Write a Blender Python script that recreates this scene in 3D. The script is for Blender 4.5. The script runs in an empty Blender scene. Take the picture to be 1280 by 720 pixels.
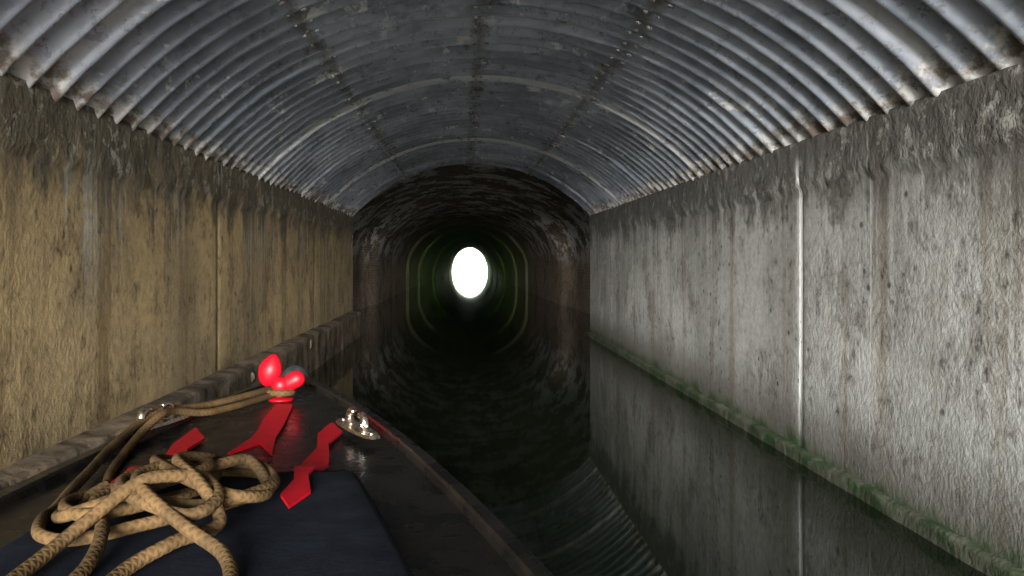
import bpy, bmesh, math, random
from math import sin, cos, pi, radians, sqrt, exp
from mathutils import Vector, noise
random.seed(4)
scene = bpy.context.scene
EYE = 1.42
XL, XR = -2.08, 2.42          # wall faces
CX = 0.17; HS = 2.25
ZS, ZC = 2.27, 3.27            # springing / crown
R = 3.03; CZ = ZC - R
Y0, Y1 = -3.2, 15.15
YEND = 100.0

# ---------------------------------------------------------------- helpers
def link(o):
    scene.collection.objects.link(o); return o
def mesh_obj(name, verts, faces, mat=None, smooth=True, uvs=None, parent=None):
    me = bpy.data.meshes.new(name)
    me.from_pydata(verts, [], faces)
    if uvs:
        uvl = me.uv_layers.new(name='UVMap')
        for p in me.polygons:
            for li in p.loop_indices:
                uvl.data[li].uv = uvs[me.loops[li].vertex_index]
    if smooth:
        me.polygons.foreach_set('use_smooth', [True]*len(me.polygons))
    me.update()
    o = bpy.data.objects.new(name, me); link(o)
    if mat: me.materials.append(mat)
    if parent: o.parent = parent
    return o
def grid(name, rows, mat, uvrows=None, smooth=True, flip=False, parent=None):
    n = len(rows[0]); v = [p for r in rows for p in r]; f = []
    for i in range(len(rows)-1):
        for j in range(n-1):
            a, b, c, d = i*n+j, i*n+j+1, (i+1)*n+j+1, (i+1)*n+j
            f.append((a, d, c, b) if flip else (a, b, c, d))
    u = [p for r in uvrows for p in r] if uvrows else None
    return mesh_obj(name, v, f, mat, smooth, u, parent)
def empty(name):
    e = bpy.data.objects.new(name, None); return link(e)
def N(x, y, z): return noise.noise(Vector((x, y, z)))
def fbm(x, y, z, o=4):
    return noise.fractal(Vector((x, y, z)), 0.7, 2.1, o)
def sm(a, b, x):
    t = max(0, min(1, (x-a)/(b-a))); return t*t*(3-2*t)

class M:
    def __init__(s, name, rough=0.6, metal=0.0, spec=0.5):
        s.m = bpy.data.materials.new(name); s.m.use_nodes = True
        s.t = s.m.node_tree; s.b = s.t.nodes['Principled BSDF']
        s.b.inputs['Roughness'].default_value = rough
        s.b.inputs['Metallic'].default_value = metal
        s.b.inputs['Specular IOR Level'].default_value = spec
        s.tc = s.n('ShaderNodeTexCoord')
        s.P = s.tc.outputs['Object']; s.UV = s.tc.outputs['UV']
    def n(s, t): return s.t.nodes.new(t)
    def put(s, inp, v):
        if isinstance(v, bpy.types.NodeSocket): s.t.links.new(v, inp)
        elif isinstance(v, (tuple, list)) and len(v) == 3 and inp.type == 'RGBA': inp.default_value = (*v, 1)
        else: inp.default_value = v
    def math(s, op, a, b=0.0, c=None, clamp=False):
        n = s.n('ShaderNodeMath'); n.operation = op; n.use_clamp = clamp
        s.put(n.inputs[0], a); s.put(n.inputs[1], b)
        if c is not None: s.put(n.inputs[2], c)
        return n.outputs[0]
    def scl(s, vec, sc):
        n = s.n('ShaderNodeVectorMath'); n.operation = 'MULTIPLY'
        s.put(n.inputs[0], vec); n.inputs[1].default_value = sc; return n.outputs[0]
    def sep(s, v):
        n = s.n('ShaderNodeSeparateXYZ'); s.put(n.inputs[0], v); return n.outputs
    def noise(s, v, scale=1, det=4, rough=0.6, dist=0.0):
        n = s.n('ShaderNodeTexNoise'); s.put(n.inputs['Vector'], v)
        n.inputs['Scale'].default_value = scale; n.inputs['Detail'].default_value = min(det, 4)
        n.inputs['Roughness'].default_value = rough; n.inputs['Distortion'].default_value = dist
        return n.outputs['Fac']
    def ramp(s, f, a, b, lo=0.0, hi=1.0):
        n = s.n('ShaderNodeMapRange'); n.interpolation_type = 'SMOOTHSTEP'
        s.put(n.inputs['Value'], f)
        n.inputs['From Min'].default_value = a; n.inputs['From Max'].default_value = b
        n.inputs['To Min'].default_value = lo; n.inputs['To Max'].default_value = hi
        return n.outputs[0]
    def mix(s, f, a, b, mode='MIX'):
        n = s.n('ShaderNodeMix'); n.data_type = 'RGBA'; n.blend_type = mode
        s.put(n.inputs[0], f); s.put(n.inputs[6], a); s.put(n.inputs[7], b); return n.outputs[2]
    def mul(s, a, b): return s.math('MULTIPLY', a, b)
    def color(s, c): s.put(s.b.inputs['Base Color'], c)
    def rough(s, r): s.put(s.b.inputs['Roughness'], r)
    def bump(s, h, dist=0.01, strength=1.0, prev=None):
        n = s.n('ShaderNodeBump'); s.put(n.inputs['Height'], h)
        n.inputs['Distance'].default_value = dist; n.inputs['Strength'].default_value = strength
        if prev is not None: s.t.links.new(prev, n.inputs['Normal'])
        s.t.links.new(n.outputs[0], s.b.inputs['Normal']); return n.outputs[0]

# ---------------------------------------------------------------- materials
def concrete(name, cA, cB, dark, top, left):
    m = M(name, 0.8, 0, 0.3); x, y, z = m.sep(m.P)
    P = m.scl(m.P, (.03, 1, 1))
    bign = m.noise(m.scl(P, (1, 1, .8)), 0.8, 4, .65)
    big = m.ramp(bign, 0.40, 0.60)
    col = m.mix(big, cA, cB)
    midn = m.noise(m.scl(P, (1, 1.1, .8)), 2.3, 4, .8, .15)
    col = m.mix(m.ramp(midn, .46, .66, 0, .65), col, dark)
    st = m.noise(m.scl(P, (1, 3.1, .16)), 1.1, 4, .7)
    sbr = (.20, .15, .09) if not left else (.12, .075, .03)
    col = m.mix(m.ramp(st, .50, .66, 0, .5), col, sbr)
    st2 = m.noise(m.scl(P, (1, 7, .22)), 1.3, 4, .7)
    st2m = m.mul(st2, m.ramp(bign, .3, .6, .86, 1.06))
    col = m.mix(m.ramp(st2m, .57, .72, 0, .35), col, (.58, .57, .53) if not left else (.44, .40, .31))
    n14 = m.noise(m.P, 14, 4, .75)
    col = m.mix(m.ramp(n14, .35, .7, 0, .55), col, m.mix(.6, col, (.06, .055, .05)))
    lm = m.mul(m.ramp(st2m, .55, .63), m.ramp(z, 1.2, 1.8))
    lm = m.mul(lm, m.ramp(midn, .38, .55))
    col = m.mix(m.mul(lm, .5), col, (.55, .55, .5))
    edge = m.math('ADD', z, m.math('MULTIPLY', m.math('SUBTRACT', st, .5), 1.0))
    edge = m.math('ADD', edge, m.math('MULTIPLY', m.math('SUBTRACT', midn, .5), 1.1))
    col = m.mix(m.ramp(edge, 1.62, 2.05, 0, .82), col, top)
    mo = m.mul(m.ramp(n14, .56, .64), m.ramp(midn, .45, .6))
    col = m.mix(m.mul(mo, .65), col, (.05, .045, .04))
    bandl = m.mul(m.ramp(m.noise(P, 7, 4, .8), .54, .64), m.ramp(z, 1.85, 2.0))
    col = m.mix(m.mul(bandl, .6), col, (.42, .42, .38))
    vo = m.n('ShaderNodeTexVoronoi'); m.put(vo.inputs['Vector'], m.P); vo.inputs['Scale'].default_value = 7
    sel = m.ramp(m.sep(vo.outputs['Color'])[0], .55, .6)
    pit = m.mul(m.ramp(vo.outputs['Distance'], .07, .19, 1, 0), sel)
    pit = m.mul(pit, m.ramp(big, .1, .6))
    col = m.mix(m.mul(pit, .85), col, (.05, .045, .04))
    wob = m.math('MULTIPLY', m.math('SUBTRACT', midn, .5), .035)
    yy = m.math('ADD', y, wob)
    if not left:
        for yc, w, a in ((5.73, .040, 1), (4.75, .010, .25)):
            d = m.math('ABSOLUTE', m.math('SUBTRACT', yy, yc))
            ln = m.mul(m.ramp(d, w*.4, w, a, 0), m.ramp(n14, .3, .42, .4, 1))
            ln = m.mul(ln, m.ramp(z, 2.0, 2.2, 1, 0))
            col = m.mix(ln, col, (.92, .92, .89))
    else:
        for yc, w, a in ((6.8, .03, .6), (11.2, .03, .5)):
            d = m.math('ABSOLUTE', m.math('SUBTRACT', yy, yc))
            col = m.mix(m.ramp(d, w*.4, w, a, 0), col, (.05, .035, .02))
    wz = m.math('ADD', z, m.math('MULTIPLY', m.math('SUBTRACT', midn, .5), .5))
    col = m.mix(m.ramp(wz, .15, .55, .65, 0), col, (.10, .09, .07))
    col = m.mix(m.ramp(wz, .05, .20, .9, 0), col, (.028, .060, .018))
    m.color(col)
    m.rough(m.ramp(z, .1, .8, .4, .8))
    hb = m.math('ADD', m.noise(m.P, 24, 3, .75), m.mul(m.ramp(z, 1.88, 1.98), m.math('MULTIPLY', m.noise(m.P, 11, 3, .8), 2.5)))
    m.bump(hb, .008, .75)
    return m.m
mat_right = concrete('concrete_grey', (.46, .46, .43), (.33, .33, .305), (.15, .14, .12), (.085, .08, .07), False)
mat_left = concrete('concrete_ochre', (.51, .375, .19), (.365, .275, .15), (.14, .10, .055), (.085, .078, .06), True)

LAP0, LAPP = 3.95, 2.05
def steel():
    m = M('galvanised_corrugated_steel', .42, .35, .6)
    u, v, _ = m.sep(m.UV); x, y, z = m.sep(m.P)
    n6 = m.noise(m.P, 6, 4, .75)
    n1 = m.noise(m.P, 1.2, 4, .7)
    col = m.mix(m.ramp(n1, .38, .62), (.70, .77, .87), (.34, .385, .45))
    k1 = m.math('FLOOR', m.math('DIVIDE', m.math('SUBTRACT', y, LAP0), LAPP))
    sec = m.math('ADD', m.math('GREATER_THAN', u, -24), m.math('ADD', m.math('GREATER_THAN', u, -.5), m.math('GREATER_THAN', u, 21)))
    wn = m.n('ShaderNodeTexWhiteNoise'); wn.noise_dimensions = '2D'
    cb = m.n('ShaderNodeCombineXYZ'); m.put(cb.inputs[0], k1); m.put(cb.inputs[1], sec)
    m.put(wn.inputs['Vector'], cb.outputs[0])
    col = m.mix(m.ramp(wn.outputs['Value'], 0, 1, 0, .45), col, (.22, .25, .30))
    col = m.mix(m.ramp(m.noise(m.P, 13, 4, .75), .52, .70, 0, .6), col, (.17, .175, .18))
    for s in (-24, -.5, 21):
        d = m.math('ABSOLUTE', m.math('SUBTRACT', u, s))
        d = m.math('ADD', d, m.math('MULTIPLY', m.math('SUBTRACT', n6, .5), 9))
        col = m.mix(m.ramp(d, -.8, 1.9, .75, 0), col, (.17, .15, .125))
    fr = m.math('FRACT', m.math('DIVIDE', m.math('SUBTRACT', y, LAP0-.06), LAPP))
    lap = m.ramp(fr, .0, .075, 1, 0)
    wf = m.math('MAXIMUM', m.mul(lap, m.ramp(n6, .38, .50, .2, 1)), m.ramp(m.noise(m.scl(m.P, (1, .6, 1)), 3.1, 4, .8), .59, .66, 0, .85))
    au = m.math('ABSOLUTE', u)
    e = m.math('ADD', au, m.math('MULTIPLY', m.math('SUBTRACT', n6, .5), 12))
    ef = m.ramp(e, 44, 46.8, 0, .9)
    col = m.mix(wf, col, (.95, .95, .93))
    col = m.mix(ef, col, m.mix(m.ramp(m.noise(m.P, 9, 4), .42, .58), (.90, .88, .84), (.24, .18, .13)))
    m.color(col)
    m.rough(m.ramp(n6, .3, .7, .25, .44))
    m.bump(m.noise(m.P, 26, 3, .7), .003, .6)
    return m.m
mat_steel = steel()

def brick():
    m = M('old_brick', .7, 0, .15); x, y, z = m.sep(m.P)
    b = m.n('ShaderNodeTexBrick'); m.put(b.inputs['Vector'], m.UV)
    b.inputs['Scale'].default_value = 1.0
    b.inputs['Color1'].default_value = (.34, .25, .17, 1); b.inputs['Color2'].default_value = (.20, .15, .11, 1)
    b.inputs['Mortar'].default_value = (.32, .29, .25, 1)
    b.inputs['Brick Width'].default_value = .23; b.inputs['Row Height'].default_value = .08
    b.inputs['Mortar Size'].default_value = .008
    col = b.outputs['Color']
    col = m.mix(m.ramp(m.noise(m.P, .8, 4, .7), .45, .65, 0, .75), col, (.09, .078, .062))
    wp = m.mul(m.ramp(m.noise(m.scl(m.P, (1, .8, 1.2)), 1.3, 4, .75), .49, .55), m.ramp(z, 1.0, 2.2))
    wp = m.mul(wp, m.ramp(y, 28, 40, 1, 0))
    col = m.mix(m.mul(wp, .95), col, (.85, .85, .82))
    g = m.mul(m.ramp(y, 30, 60), m.ramp(m.noise(m.P, .5, 3), .3, .6, .8, 1))
    col = m.mix(g, col, (.27, .52, .10))  # algae green towards the exit, lightened so the colour carries the exit's glow
    m.color(col)
    m.bump(m.math('ADD', m.mul(b.outputs['Fac'], -1), m.noise(m.P, 10, 3, .7)), .02, .6); return m.m
mat_brick = brick()

def water():
    m = M('canal_water', .03, 0, .5)
    m.b.inputs['IOR'].default_value = 1.33
    m.color((.005, .008, .004))
    n1 = m.noise(m.scl(m.P, (1, .7, 1)), 2.2, 2, .5, .3)
    m.bump(n1, .0011, .4); return m.m
mat_water = water()

def simple(name, c1, c2, scale, r=.7, metal=0, bumpd=.005, rr=None, spec=.5):
    m = M(name, r, metal, spec)
    nn = m.noise(m.P, scale, 4, .7)
    f = m.ramp(nn, .35, .65)
    m.color(m.mix(f, c1, c2))
    if rr: m.rough(m.ramp(nn, .35, .65, rr[0], rr[1]))
    m.bump(m.noise(m.P, scale*3, 4, .7), bumpd, .6); return m.m
mat_grass = simple('grass', (.05, .08, .025), (.10, .12, .05), .5, .9, 0, .05)
mat_stone = simple('portal_stone', (.32, .29, .24), (.18, .16, .13), 1.2, .8, 0, .02)
mat_moss = simple('mossy_concrete', (.018, .042, .011), (.09, .09, .065), 4, .6, 0, .02)
mat_ledge = simple('wet_ledge', (.22, .17, .12), (.055, .045, .032), 3, .5, 0, .02, (.35, .65), .3)
mat_black = simple('black_boat_paint', (.003, .003, .003), (.008, .0065, .005), 4, .2, 0, .002, (.2, .4), .25)
mat_chrome = simple('worn_chrome', (.80, .74, .66), (.45, .36, .27), 25, .2, 1, .001, (.12, .35))
mat_rubber = simple('black_fender', (.012, .012, .012), (.03, .03, .03), 20, .8, 0, .01)
mat_blue = simple('navy_canvas', (.002, .003, .0060), (.0042, .0062, .0105), 9, .9, 0, .003, None, .1)
mat_bolt = simple('rusty_bolt', (.20, .17, .13), (.5, .5, .5), 8, .6, .3, .002)
def red():
    m = M('red_paint', .45, 0, .22)
    m.color(m.mix(m.ramp(m.noise(m.P, 18, 4, .7), .48, .75, 0, .7), (.28, .0015, .0065), (.10, .003, .006)))
    m.bump(m.noise(m.P, 30, 3), .002, .5); return m.m
mat_red = red()
def ropem():
    m = M('braided_rope', .95, 0, .05); u, v, _ = m.sep(m.UV)
    a = m.math('SINE', m.math('MULTIPLY', m.math('ADD', u, m.math('MULTIPLY', v, 4)), 2*pi))
    b = m.math('SINE', m.math('MULTIPLY', m.math('SUBTRACT', u, m.math('MULTIPLY', v, 4)), 2*pi))
    h = m.math('MAXIMUM', a, b)
    col = m.mix(m.ramp(m.noise(m.P, 7, 4, .7), .38, .62), (.078, .047, .020), (.040, .025, .0115))
    col = m.mix(m.ramp(h, -.3, .6, .3, 0), col, (.018, .012, .007))
    m.color(col); m.bump(h, .0012, .5); return m.m
mat_rope = ropem()

# ---------------------------------------------------------------- corrugated roof
PITCH, AMP = .238, .040
A0 = math.asin(HS/R) + .018
rows = []; uvr = []
ys = []; k = Y0
while k < Y1: ys.append(k); k += PITCH/12
ys.append(Y1)
NA = 72
for y in ys:
    lapk = math.floor((y-LAP0)/LAPP)
    fr = (y-LAP0)/LAPP - lapk
    c = cos(2*pi*y/PITCH)
    base = .014*fr
    row = []; ur = []
    for j in range(NA+1):
        a = -A0 + 2*A0*j/NA
        jit = .008*N(a*3, y*.5, lapk*3.1) + .004*N(a*9, y*4, 2)
        st = 0.0
        for s in (-24, -.5, 21):
            st += .005*(1 if a > radians(s) else 0)
        r = R + base + jit + st - .007 - AMP*c*(1+.12*N(a*6, y*.8, 5))
        ea = a*(1 + (.006*N(y*3, 1, j//40)))
        row.append((CX + r*sin(ea), y, CZ + r*cos(ea))); ur.append((math.degrees(a), y))
    rows.append(row); uvr.append(ur)
roof = grid('corrugated_steel_roof', rows, mat_steel, uvr)
bv = []; bf = []
def add_bolt(p, nrm, r):
    q = nrm.to_track_quat('Z', 'Y'); b = len(bv)
    for ring, (rr, h) in enumerate(((1, 0), (1, .5), (.6, .8))):
        for i in range(6):
            a = i*pi/3; bv.append(tuple(p + q @ Vector((r*rr*cos(a), r*rr*sin(a), r*h))))
    bv.append(tuple(p + q @ Vector((0, 0, r*.85))))
    for ring in range(2):
        for i in range(6):
            j = (i+1) % 6
            bf.append((b+ring*6+i, b+ring*6+j, b+ring*6+6+j, b+ring*6+6+i))
    for i in range(6): bf.append((b+12+i, b+12+(i+1) % 6, b+18))
for s in (-24, -.5, 21):
    y = 2.0
    while y < Y1-.1:
        for da in (-.9, .9):
            a = radians(s+da + random.uniform(-.25, .25)); yy = round(y/(PITCH/2))*(PITCH/2)
            c = cos(2*pi*yy/PITCH)
            r = R - AMP*c + .004
            if random.random() < .8:
                add_bolt(Vector((CX+r*sin(a), yy+random.uniform(-.01, .01), CZ+r*cos(a))), Vector((-sin(a), 0, -cos(a))), random.uniform(.015, .023))
        y += PITCH/2
bo = mesh_obj('seam_bolts', bv, bf, mat_bolt, False, None, roof)

# ---------------------------------------------------------------- concrete walls
def wall(name, xf, sgn, mat):
    rows = []
    zz = [-.6, -.2] + [0 + i*.1 for i in range(19)] + [1.84+i*.03 for i in range(15)]
    zz = [z for z in zz if z < ZS-.01] + [ZS]
    y = Y0; yl = []
    while y < Y1: yl.append(y); y += .035
    yl.append(Y1)
    for y in yl:
        r = []
        for z in zz:
            t = sm(1.90, 1.96, z + .07*N(y*3, z, 7) + .03*N(y*11, z, 3))
            d = .007*fbm(y*.7, z*.5, 3*sgn, 2) + t*(.022 + .006*fbm(y*9, z*10, 9*sgn, 2))
            for jy in (5.73, 12.9) if sgn > 0 else (6.8, 11.2):
                d -= .010*exp(-((y-jy)/.03)**2)*(1-t)
            r.append((xf - sgn*d, y, z))
        r.append((xf + sgn*.15, y, ZS + .01)); r.append((xf + sgn*.7, y, ZS + .015)); r.append((xf + sgn*.7, y, 3.4))
        rows.append(r)
    return grid(name, rows, mat, flip=(sgn > 0))
wr = wall('concrete_wall', XR, 1, mat_right)
wl = wall('concrete_wall', XL, -1, mat_left)

def kerb(name, x0, x1, ztop, mat, amp, parent):
    rows = []; y = Y0
    s = 1 if x1 > x0 else -1
    while y <= Y1:
        r = []
        prof = [(x0, ztop+.01), ((x0*.6+x1*.4), ztop+.005), (x1-s*.02, ztop), (x1, ztop-.02), (x1, ztop-.08), (x1, ztop*.5), (x1, .02), (x1, -.5)]
        if ztop < .2: prof = [(x0, ztop+.01), (x0*.6+x1*.4, ztop+.005), (x1-s*.01, ztop), (x1, ztop-.012), (x1, ztop*.6), (x1, .01), (x1, -.5)]
        for i, (x, z) in enumerate(prof):
            k = amp*(0 if i in (0, len(prof)-1) else 1)
            r.append((x + k*fbm(y*2.2, i*.2, 4), y, z + k*.7*fbm(y*2.5, i*.2, 8)))
        rows.append(r); y += .06
    return grid(name, rows, mat, flip=(s < 0), parent=parent)
kerb('mossy_footing', XR+.02, XR-.055, .08, mat_moss, .010, wr)
kerb('side_ledge', XL-.02, XL+.16, .47, mat_ledge, .018, wl)
lv = bmesh.new()
for (yy, h) in ((3.95, .10), (4.55, .07), (7.3, .07), (10.1, .08)):
    r = bmesh.ops.create_icosphere(lv, subdivisions=3, radius=1)
    for v in r['verts']:
        k = 1 + .5*N(v.co.x*2+yy, v.co.y*2, v.co.z*2)
        v.co = Vector((XL+.13 + v.co.x*.05*k, yy + v.co.y*.05*k, .36 + v.co.z*h*k))
me = bpy.data.meshes.new('ledge_brackets'); lv.to_mesh(me); lv.free(); me.materials.append(mat_ledge)
for p in me.polygons: p.use_smooth = True
o = bpy.data.objects.new('ledge_brackets', me); link(o); o.parent = wl

# ---------------------------------------------------------------- old brick tunnel beyond
NW, NR = 8, 40
def prof_corr():
    p = [(XL, -.6 + (ZS+.6)*i/NW) for i in range(NW)]
    a0 = math.asin(HS/R)
    p += [(CX + (R+.06)*sin(-a0+2*a0*i/NR), CZ + (R+.06)*cos(-a0+2*a0*i/NR)) for i in range(NR+1)]
    p += [(XR, ZS - (ZS+.6)*(i+1)/NW) for i in range(NW)]
    return p
def prof_old(cx, hw, zs, zc):
    p = [(cx-hw, -.6 + (zs+.6)*i/NW) for i in range(NW)]
    p += [(cx - hw*cos(pi*i/NR), zs + (zc-zs)*sin(pi*i/NR)) for i in range(NR+1)]
    p += [(cx+hw, zs - (zs+.6)*(i+1)/NW) for i in range(NW)]
    return p
secs = [(Y1-.002, prof_corr())]
def oldp(y):
    t = sm(26, YEND, y); q = sm(23.5, 26, y)
    return (.16 + .75*t, 3.20-.27*q-.63*t, 1.50-.15*q-1.2*sm(26, 62, y), 3.42-.12*q-.16*t)
y = Y1; last = 0
while y < YEND:
    st = int(y/6.5) % 2 if y > 38 else 0
    def pp(yy, s):
        p = list(oldp(yy)); q = .085
        if s: p[1] -= q; p[3] -= q
        return prof_old(*p)
    if st != last: secs.append((y-.15, pp(y, last)))
    last = st
    secs.append((y, pp(y, st))); y += .5
secs.append((YEND, prof_old(*oldp(YEND))))
rows = []; uvr = []
for i, (y, p) in enumerate(secs):
    L = 0; r = []; u = []
    for j, (x, z) in enumerate(p):
        if j: L += math.hypot(x-p[j-1][0], z-p[j-1][1])
        k = 0 if i == 0 else .03
        r.append((x + k*fbm(y*.4, j*.25, 1, 2), y, z + k*fbm(y*.4, j*.25, 5, 2))); u.append((y, L))
    rows.append(r); uvr.append(u)
bt = grid('brick_tunnel', rows, mat_brick, uvr, smooth=True)

# ---------------------------------------------------------------- outside: headwalls, hill, ground, water
def hend(x): return .8 + 4.6*(1-sm(7, 14, abs(x)))
def headwall(name, y, fz, xl, xr):
    xs = sorted(set([round(-14+.25*i, 3) for i in range(113)] + [xl-.001, xl+.001, xr-.001, xr+.001] + [xl+.001+(xr-xl-.002)*i/50 for i in range(51)]))
    rows = [[(x, y, fz(x) if xl < x < xr else -1.0) for x in xs], [(x, y, hend(x)+.25) for x in xs], [(x, y+.5*(1 if y < 50 else -1), hend(x)+.25) for x in xs]]
    return grid(name, rows, mat_stone, smooth=False)
headwall('tunnel_portal', Y0-.02, lambda x: CZ + sqrt(max(0, (R+.03)**2-(x-CX)**2)), XL, XR)
pc = oldp(YEND)
headwall('tunnel_portal', YEND+.02, lambda x: pc[2]+(pc[3]-pc[2])*sqrt(max(0, 1-((x-pc[0])/pc[1])**2)), pc[0]-pc[1], pc[0]+pc[1])
rows = []
for i in range(41):
    y = Y0 + (YEND-Y0)*i/40; t = sin(pi*i/40)**.5
    r = []
    for j in range(61):
        x = -60+2*j
        h = hend(x)*(1-t) + t*(.8 + 11*(1-sm(0, 60, abs(x))) + .8*N(x*.1, y*.1, 0))
        if abs(x) < 8: h = max(h, 5.0)
        r.append((x, y, h))
    rows.append(r)
grid('hill', rows, mat_grass)
rows = []
for y, c in ((-3000, 3.8), (Y0-.02, 3.8), (YEND+.02, 3.8), (YEND+2, 30), (3000, 30)):
    rows.append([(-3000, y, .8), (-60, y, .8), (-c-1.5, y, .8), (-c, y, -1), (c, y, -1), (c+1.5, y, .8), (60, y, .8), (3000, y, .8)])
grid('ground', rows, mat_grass, smooth=False)
mesh_obj('water', [(-31, -3000, 0), (31, -3000, 0), (31, 3000, 0), (-31, 3000, 0)], [(0, 1, 2, 3)], mat_water, False)

# ---------------------------------------------------------------- narrowboat
boat = empty('narrowboat')
DZ = .75
TIPY = 4.5
AX = Vector((-.13, .9915, 0)).normalized(); NX = Vector((AX.y, -AX.x, 0))
TIP = Vector((-.71 - .13*(TIPY-2.69), TIPY, 0))
def bp(s, lat, z): return TIP - AX*s + NX*lat + Vector((0, 0, z))
def hw(s): return 1.04*(1-exp(-s/2.6)) + .045*min(1, s/.08)**.5
SL = [0, .01, .03, .06, .1, .16, .25, .4, .6, .85, 1.1, 1.4, 1.7, 2.0, 2.4, 2.8, 3.3, 3.9, 4.5, 5.2, 6.0, 7.0]
rows = []
for s in SL:
    w = hw(s); r = []
    half = [(w*.72, -.45), (w*.9, .0), (w*.97, DZ-.16), (w*.985+.012, DZ-.155), (w*.985+.014, DZ-.115), (w*.985, DZ-.11), (w, DZ+.022), (w-.008, DZ+.03), (max(w-.045, w*.3), DZ+.03), (max(w-.05, w*.28), DZ+.02), (max(w-.055, w*.25), DZ)]
    for l, z in half: r.append(tuple(bp(s, l, z)))
    for l in (.5, 0, -.5): r.append(tuple(bp(s, l*max(w-.055, w*.25), DZ+.012*(1-abs(l)*2 if abs(l) < .5 else 0))))
    for l, z in reversed(half): r.append(tuple(bp(s, -l, z)))
    rows.append(r)
hull = grid('hull_and_foredeck', rows, mat_black, smooth=False, parent=boat)
pr = []
for s in [2.12, 2.14, 2.19, 2.32, 2.5, 2.8, 3.2, 3.8, 4.6]:
    w = hw(s) - .29; h = .0 if s < 2.13 else (.035 if s < 2.16 else .045)
    hh = DZ+.002
    r = [(w+.004, hh), (w, hh+h*.8), (w-.02, hh+h)] + [(w*k, hh+h+.010*N(s*3, k*3, 1)) for k in (.8, .6, .4, .2, 0, -.2, -.4, -.6, -.8)] + [(-w+.02, hh+h), (-w, hh+h*.8), (-w-.004, hh)]
    pr.append([tuple(bp(s, l, z)) for l, z in r])
grid('navy_cover', pr, mat_blue, parent=boat)

def catmull(pts, n=8):
    out = []
    P = [pts[0]] + list(pts) + [pts[-1]]
    for i in range(1, len(P)-2):
        p0, p1, p2, p3 = map(Vector, P[i-1:i+3])
        for k in range(n):
            t = k/n
            out.append(.5*((2*p1) + (p2-p0)*t + (2*p0-5*p1+4*p2-p3)*t*t + (3*p1-p0-3*p2+p3)*t*t*t))
    out.append(Vector(pts[-1])); return out
def tube(name, pts, rad, mat, seg=12, n=8, parent=None, ulen=.022):
    c = catmull(pts, n); rows = []; uv = []; L = 0; up = Vector((0, 0, 1)); N_ = len(c)
    for i, p in enumerate(c):
        t = (c[min(i+1, N_-1)]-c[max(i-1, 0)]).normalized()
        s = t.cross(up)
        if s.length < .05: s = Vector((1, 0, 0))
        s.normalize(); b = s.cross(t)
        if i: L += (p-c[i-1]).length
        rr = rad(i/(N_-1)) if callable(rad) else rad
        rows.append([tuple(p + rr*(s*cos(2*pi*k/seg) + b*sin(2*pi*k/seg))) for k in range(seg+1)])
        uv.append([(L/ulen, k/seg) for k in range(seg+1)])
    rows.insert(0, [tuple(c[0])]*(seg+1)); rows.append([tuple(c[-1])]*(seg+1)); uv.insert(0, uv[0]); uv.append(uv[-1])
    return grid(name, rows, mat, uv, parent=parent)

def plate(name, pts, parent, th=.010):
    bm = bmesh.new()
    P = []
    for i in range(len(pts)):
        a = Vector((*pts[i], 0)); b = Vector((*pts[(i+1) % len(pts)], 0))
        for k in range(4): P.append(a.lerp(b, k/4))
    vs = [bm.verts.new(p) for p in P]
    f = bm.faces.new(vs); bm.normal_update()
    if f.normal.z < 0: f.normal_flip()
    bmesh.ops.triangulate(bm, faces=[f])
    r = bmesh.ops.extrude_face_region(bm, geom=bm.faces[:])
    for v in r['geom']:
        if isinstance(v, bmesh.types.BMVert): v.co.z += th
    for v in bm.verts: v.co.z += DZ + .012 + .040*(1-sm(2.36, 2.50, v.co.y))
    bmesh.ops.recalc_face_normals(bm, faces=bm.faces)
    me = bpy.data.meshes.new(name); bm.to_mesh(me); bm.free(); me.materials.append(mat_red)
    o = bpy.data.objects.new(name, me); link(o); o.parent = parent
    return o
plate('bow_scroll_centre', [(-.844, 3.62), (-.767, 3.62), (-.738, 3.418), (-.705, 3.15), (-.685, 2.93), (-.640, 2.69), (-.685, 2.78), (-.724, 2.863), (-.75, 2.80), (-.792, 2.70), (-.775, 2.93), (-.785, 3.08), (-.815, 3.284)], boat)
plate('bow_scroll_right', [(-.525, 3.22), (-.458, 3.05), (-.478, 2.85), (-.448, 2.69), (-.428, 2.56), (-.438, 2.41), (-.440, 2.28), (-.402, 2.12), (-.432, 1.99), (-.475, 2.09), (-.470, 2.23), (-.496, 2.36), (-.508, 2.46), (-.514, 2.58), (-.504, 2.78), (-.544, 3.00)], boat)
plate('bow_scroll_left', [(-1.041, 3.12), (-.943, 2.93), (-.949, 2.76), (-.902, 2.60), (-.895, 2.48), (-.866, 2.32), (-.892, 2.20), (-.886, 2.06), (-.931, 1.99), (-.965, 2.13), (-.972, 2.30), (-1.005, 2.48), (-.985, 2.63), (-1.025, 2.83)], boat)

def blob(name, c, rx, ry, rz, mat, parent, tilt=(0, 0, 0), pinch=0.0):
    bm = bmesh.new(); bmesh.ops.create_uvsphere(bm, u_segments=24, v_segments=16, radius=1)
    for v in bm.verts:
        k = 1 - pinch*max(0, v.co.z)**1.5
        v.co = Vector((v.co.x*rx*k, v.co.y*ry*k, v.co.z*rz))
    me = bpy.data.meshes.new(name); bm.to_mesh(me); bm.free(); me.materials.append(mat)
    for p in me.polygons: p.use_smooth = True
    o = bpy.data.objects.new(name, me); link(o); o.location = c; o.rotation_euler = tilt; o.parent = parent; return o
SX, SY = -.862, 3.80
tube('bow_stud_stem', [(SX, SY, DZ), (SX-.002, SY, DZ+.05), (SX, SY, DZ+.10)], lambda t: .035-.012*sin(pi*t), mat_red, 20, 8, boat)
blob('bow_stud_bud', (SX-.050, SY, DZ+.150), .056, .048, .080, mat_red, boat, (0, radians(16), 0), .35)
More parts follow.
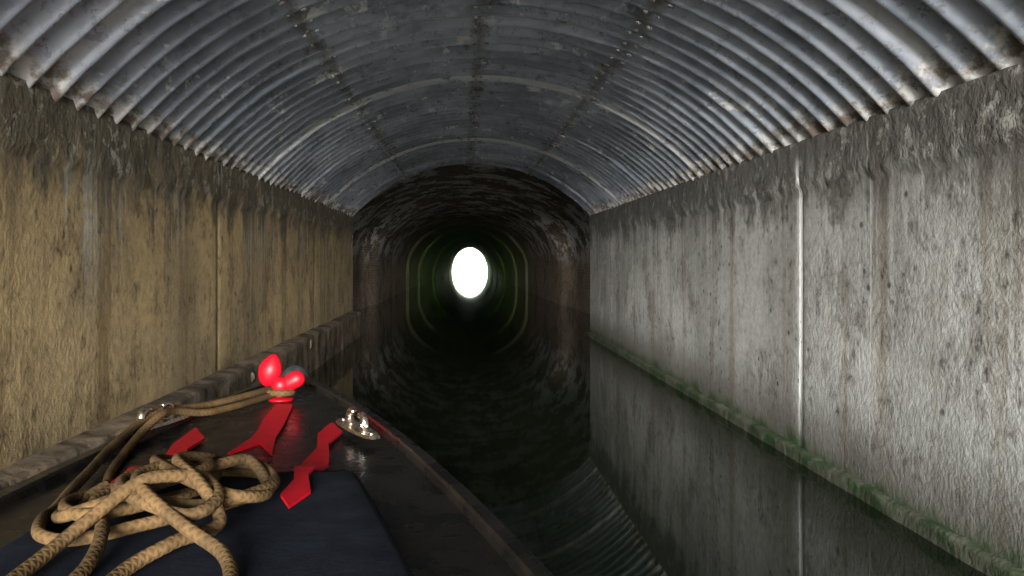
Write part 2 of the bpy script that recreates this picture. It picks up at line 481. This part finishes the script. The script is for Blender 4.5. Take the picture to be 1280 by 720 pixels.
blob('bow_stud_lobe', (SX+.055, SY-.01, DZ+.098), .040, .036, .064, mat_red, boat, (0, radians(62), 0), -.35)
blob('bow_stud_knuckle', (SX+.002, SY-.02, DZ+.080), .042, .036, .042, mat_red, boat)
blob('bow_stud_collar', (SX, SY, DZ+.012), .06, .06, .016, mat_red, boat)
blob('bow_fender', tuple(TIP + Vector((0.0, .02, DZ-.07))), .10, .09, .15, mat_rubber, boat)

def fairlead(tag, c, yaw, sc):
    e = bpy.data.objects.new('fairlead_'+tag, None); link(e); e.parent = boat
    e.location = c; e.rotation_euler = (0, 0, yaw); e.scale = (sc, sc, sc)
    bm = bmesh.new(); n = 28
    vs = []
    for i in range(n):
        a = 2*pi*i/n; ca, sa = cos(a), sin(a)
        vs.append(bm.verts.new((.030*math.copysign(abs(ca)**.7, ca), .145*math.copysign(abs(sa)**.8, sa), 0)))
    f = bm.faces.new(vs); r = bmesh.ops.extrude_face_region(bm, geom=[f])
    for v in r['geom']:
        if isinstance(v, bmesh.types.BMVert): v.co.z += .008; v.co.x *= .9; v.co.y *= .95
    bmesh.ops.recalc_face_normals(bm, faces=bm.faces)
    me = bpy.data.meshes.new('base'); bm.to_mesh(me); bm.free(); me.materials.append(mat_chrome)
    o = bpy.data.objects.new('fairlead_base', me); link(o); o.parent = e
    for s in (-1, 1):
        h = tube('fairlead_horn', [(0, s*.045, .0), (0, s*.058, .018), (0, s*.056, .036), (0, s*.040, .046), (0, s*.024, .042)], lambda t: .013-.005*t, mat_chrome, 16, 6, e)
    for s in (-1, 1):
        b = blob('fairlead_screw', (0, s*.11, .009), .009, .009, .004, mat_chrome, e)
fairlead('starboard', (-.400, 3.03, DZ+.032), radians(28), 1.35)
fairlead('port', (-1.195, 3.12, DZ+.032), radians(-16), 1.5)

Z = DZ+.015
RR = .0152
main = [(SX+.045, SY-.03, Z+.05), (SX+.03, SY+.05, Z+.05), (SX-.04, SY+.045, Z+.045), (-.95, 3.70, Z+.045), (-1.087, 3.45, Z+.035), (-1.17, 3.27, Z+.050),
        (-1.20, 3.13, Z+.06), (-1.215, 2.97, Z+.04), (-1.178, 2.66, Z+.024), (-1.12, 2.40, Z+.022), (-1.07, 2.18, Z+.025), (-1.03, 2.02, Z+.025)]
H = DZ+.045+.015
def tr(p, dx=.012, dy=-.07): return (p[0]+dx, p[1]+dy, H+p[2])
heap = [(-1.00, 1.95, .0), (-.95, 1.85, .0), (-.86, 1.82, .0), (-.72, 1.90, .012), (-.61, 2.03, .01), (-.53, 2.18, .005), (-.545, 2.32, .0), (-.66, 2.39, .0), (-.80, 2.36, .0),
        (-.91, 2.24, .0), (-.97, 2.06, .02), (-.94, 1.94, .03), (-.85, 1.88, .035), (-.75, 1.97, .035), (-.68, 2.10, .03), (-.68, 2.24, .03), (-.74, 2.32, .03), (-.84, 2.26, .03),
        (-.88, 2.12, .04), (-.83, 1.98, .055), (-.72, 1.90, .06), (-.61, 1.90, .05), (-.53, 2.0, .045), (-.50, 2.14, .04), (-.57, 2.26, .05), (-.69, 2.26, .06), (-.79, 2.16, .07),
        (-.83, 2.02, .08), (-.79, 1.91, .08), (-.69, 1.83, .07), (-.60, 1.80, .06), (-.57, 1.90, .07), (-.65, 2.03, .085), (-.74, 2.09, .095), (-.78, 1.97, .10), (-.72, 1.86, .09),
        (-.60, 1.76, .05), (-.49, 1.68, .015), (-.44, 1.52, .0), (-.44, 1.25, .0)]
rope = tube('rope', main + [tr(p) for p in heap], RR, mat_rope, 14, 12)
second = [(SX-.05, SY-.04, Z+.035), (SX+.02, SY-.06, Z+.035), (SX+.055, SY+.0, Z+.03), (SX, SY+.06, Z+.03), (-.93, 3.68, Z+.02), (-1.06, 3.36, Z+.02), (-1.15, 3.22, Z+.05), (-1.17, 3.10, Z+.055), (-1.185, 2.95, Z+.02), (-1.14, 2.68, Z), (-1.08, 2.45, Z), (-1.02, 2.32, Z+.0), (-.92, 2.26, H-.005), (-.80, 2.27, H+.02), (-.68, 2.32, H+.02)]
tube('rope_second_strand', second, RR, mat_rope, 14, 12, rope)
tail = [(-.76, 1.2, 0), (-.75, 1.55, 0), (-.76, 1.69, .01), (-.80, 1.82, .03), (-.88, 1.96, .04), (-.85, 2.10, .055), (-.76, 2.16, .075), (-.66, 2.12, .09), (-.66, 1.98, .1), (-.74, 1.89, .11), (-.82, 1.80, .05), (-.86, 1.66, .01), (-.86, 1.2, 0)]
tube('rope_tail', [tr(p) for p in tail], RR, mat_rope, 14, 12, rope)
loose = [(-.93, 2.14, .03), (-.98, 2.0, .0), (-.91, 1.90, .03), (-.80, 1.95, .06), (-.64, 2.16, .08), (-.58, 2.22, .07), (-.5, 2.08, .03), (-.56, 1.95, .06), (-.7, 1.99, .1), (-.82, 2.18, .085), (-.77, 2.29, .05), (-.68, 2.20, .085), (-.72, 2.06, .115), (-.62, 1.93, .09), (-.55, 1.84, .03), (-.62, 1.74, .02), (-.68, 1.60, .0), (-.66, 1.2, .0)]
tube('rope_loose_coil', [tr(p) for p in loose], RR, mat_rope, 14, 12, rope)

# ---------------------------------------------------------------- light
L = Vector((.055, .98, -.06)).normalized()
w = bpy.data.worlds.new('World'); scene.world = w; w.use_nodes = True
nt = w.node_tree; bg = nt.nodes['Background']
sky = nt.nodes.new('ShaderNodeTexSky'); sky.sky_type = 'NISHITA'; sky.sun_disc = False
sky.sun_elevation = math.asin(-L.z); sky.sun_rotation = math.atan2(-L.x, -L.y) % (2*pi)
sky.dust_density = 1; sky.air_density = 1; sky.ozone_density = 3
hs = nt.nodes.new('ShaderNodeHueSaturation'); hs.inputs['Saturation'].default_value = .2
nt.links.new(sky.outputs[0], hs.inputs['Color'])
nt.links.new(hs.outputs[0], bg.inputs[0]); bg.inputs[1].default_value = 4.0
sd = bpy.data.lights.new('sun', 'SUN'); sd.energy = 34; sd.angle = radians(28); sd.color = (1, .995, .98)
so = bpy.data.objects.new('sun', sd); link(so); so.rotation_euler = L.to_track_quat('-Z', 'Y').to_euler()

cam = bpy.data.cameras.new('camera'); co = bpy.data.objects.new('camera', cam); link(co)
co.location = (0, 0, EYE); co.rotation_euler = (radians(90), 0, 0)
cam.lens = 28.125; cam.sensor_width = 36; cam.shift_x = .0484; cam.shift_y = -.0266
cam.clip_start = .05; cam.clip_end = 5000
scene.camera = co
scene.view_settings.view_transform = 'Standard'; scene.view_settings.look = 'None'; scene.view_settings.exposure = 0
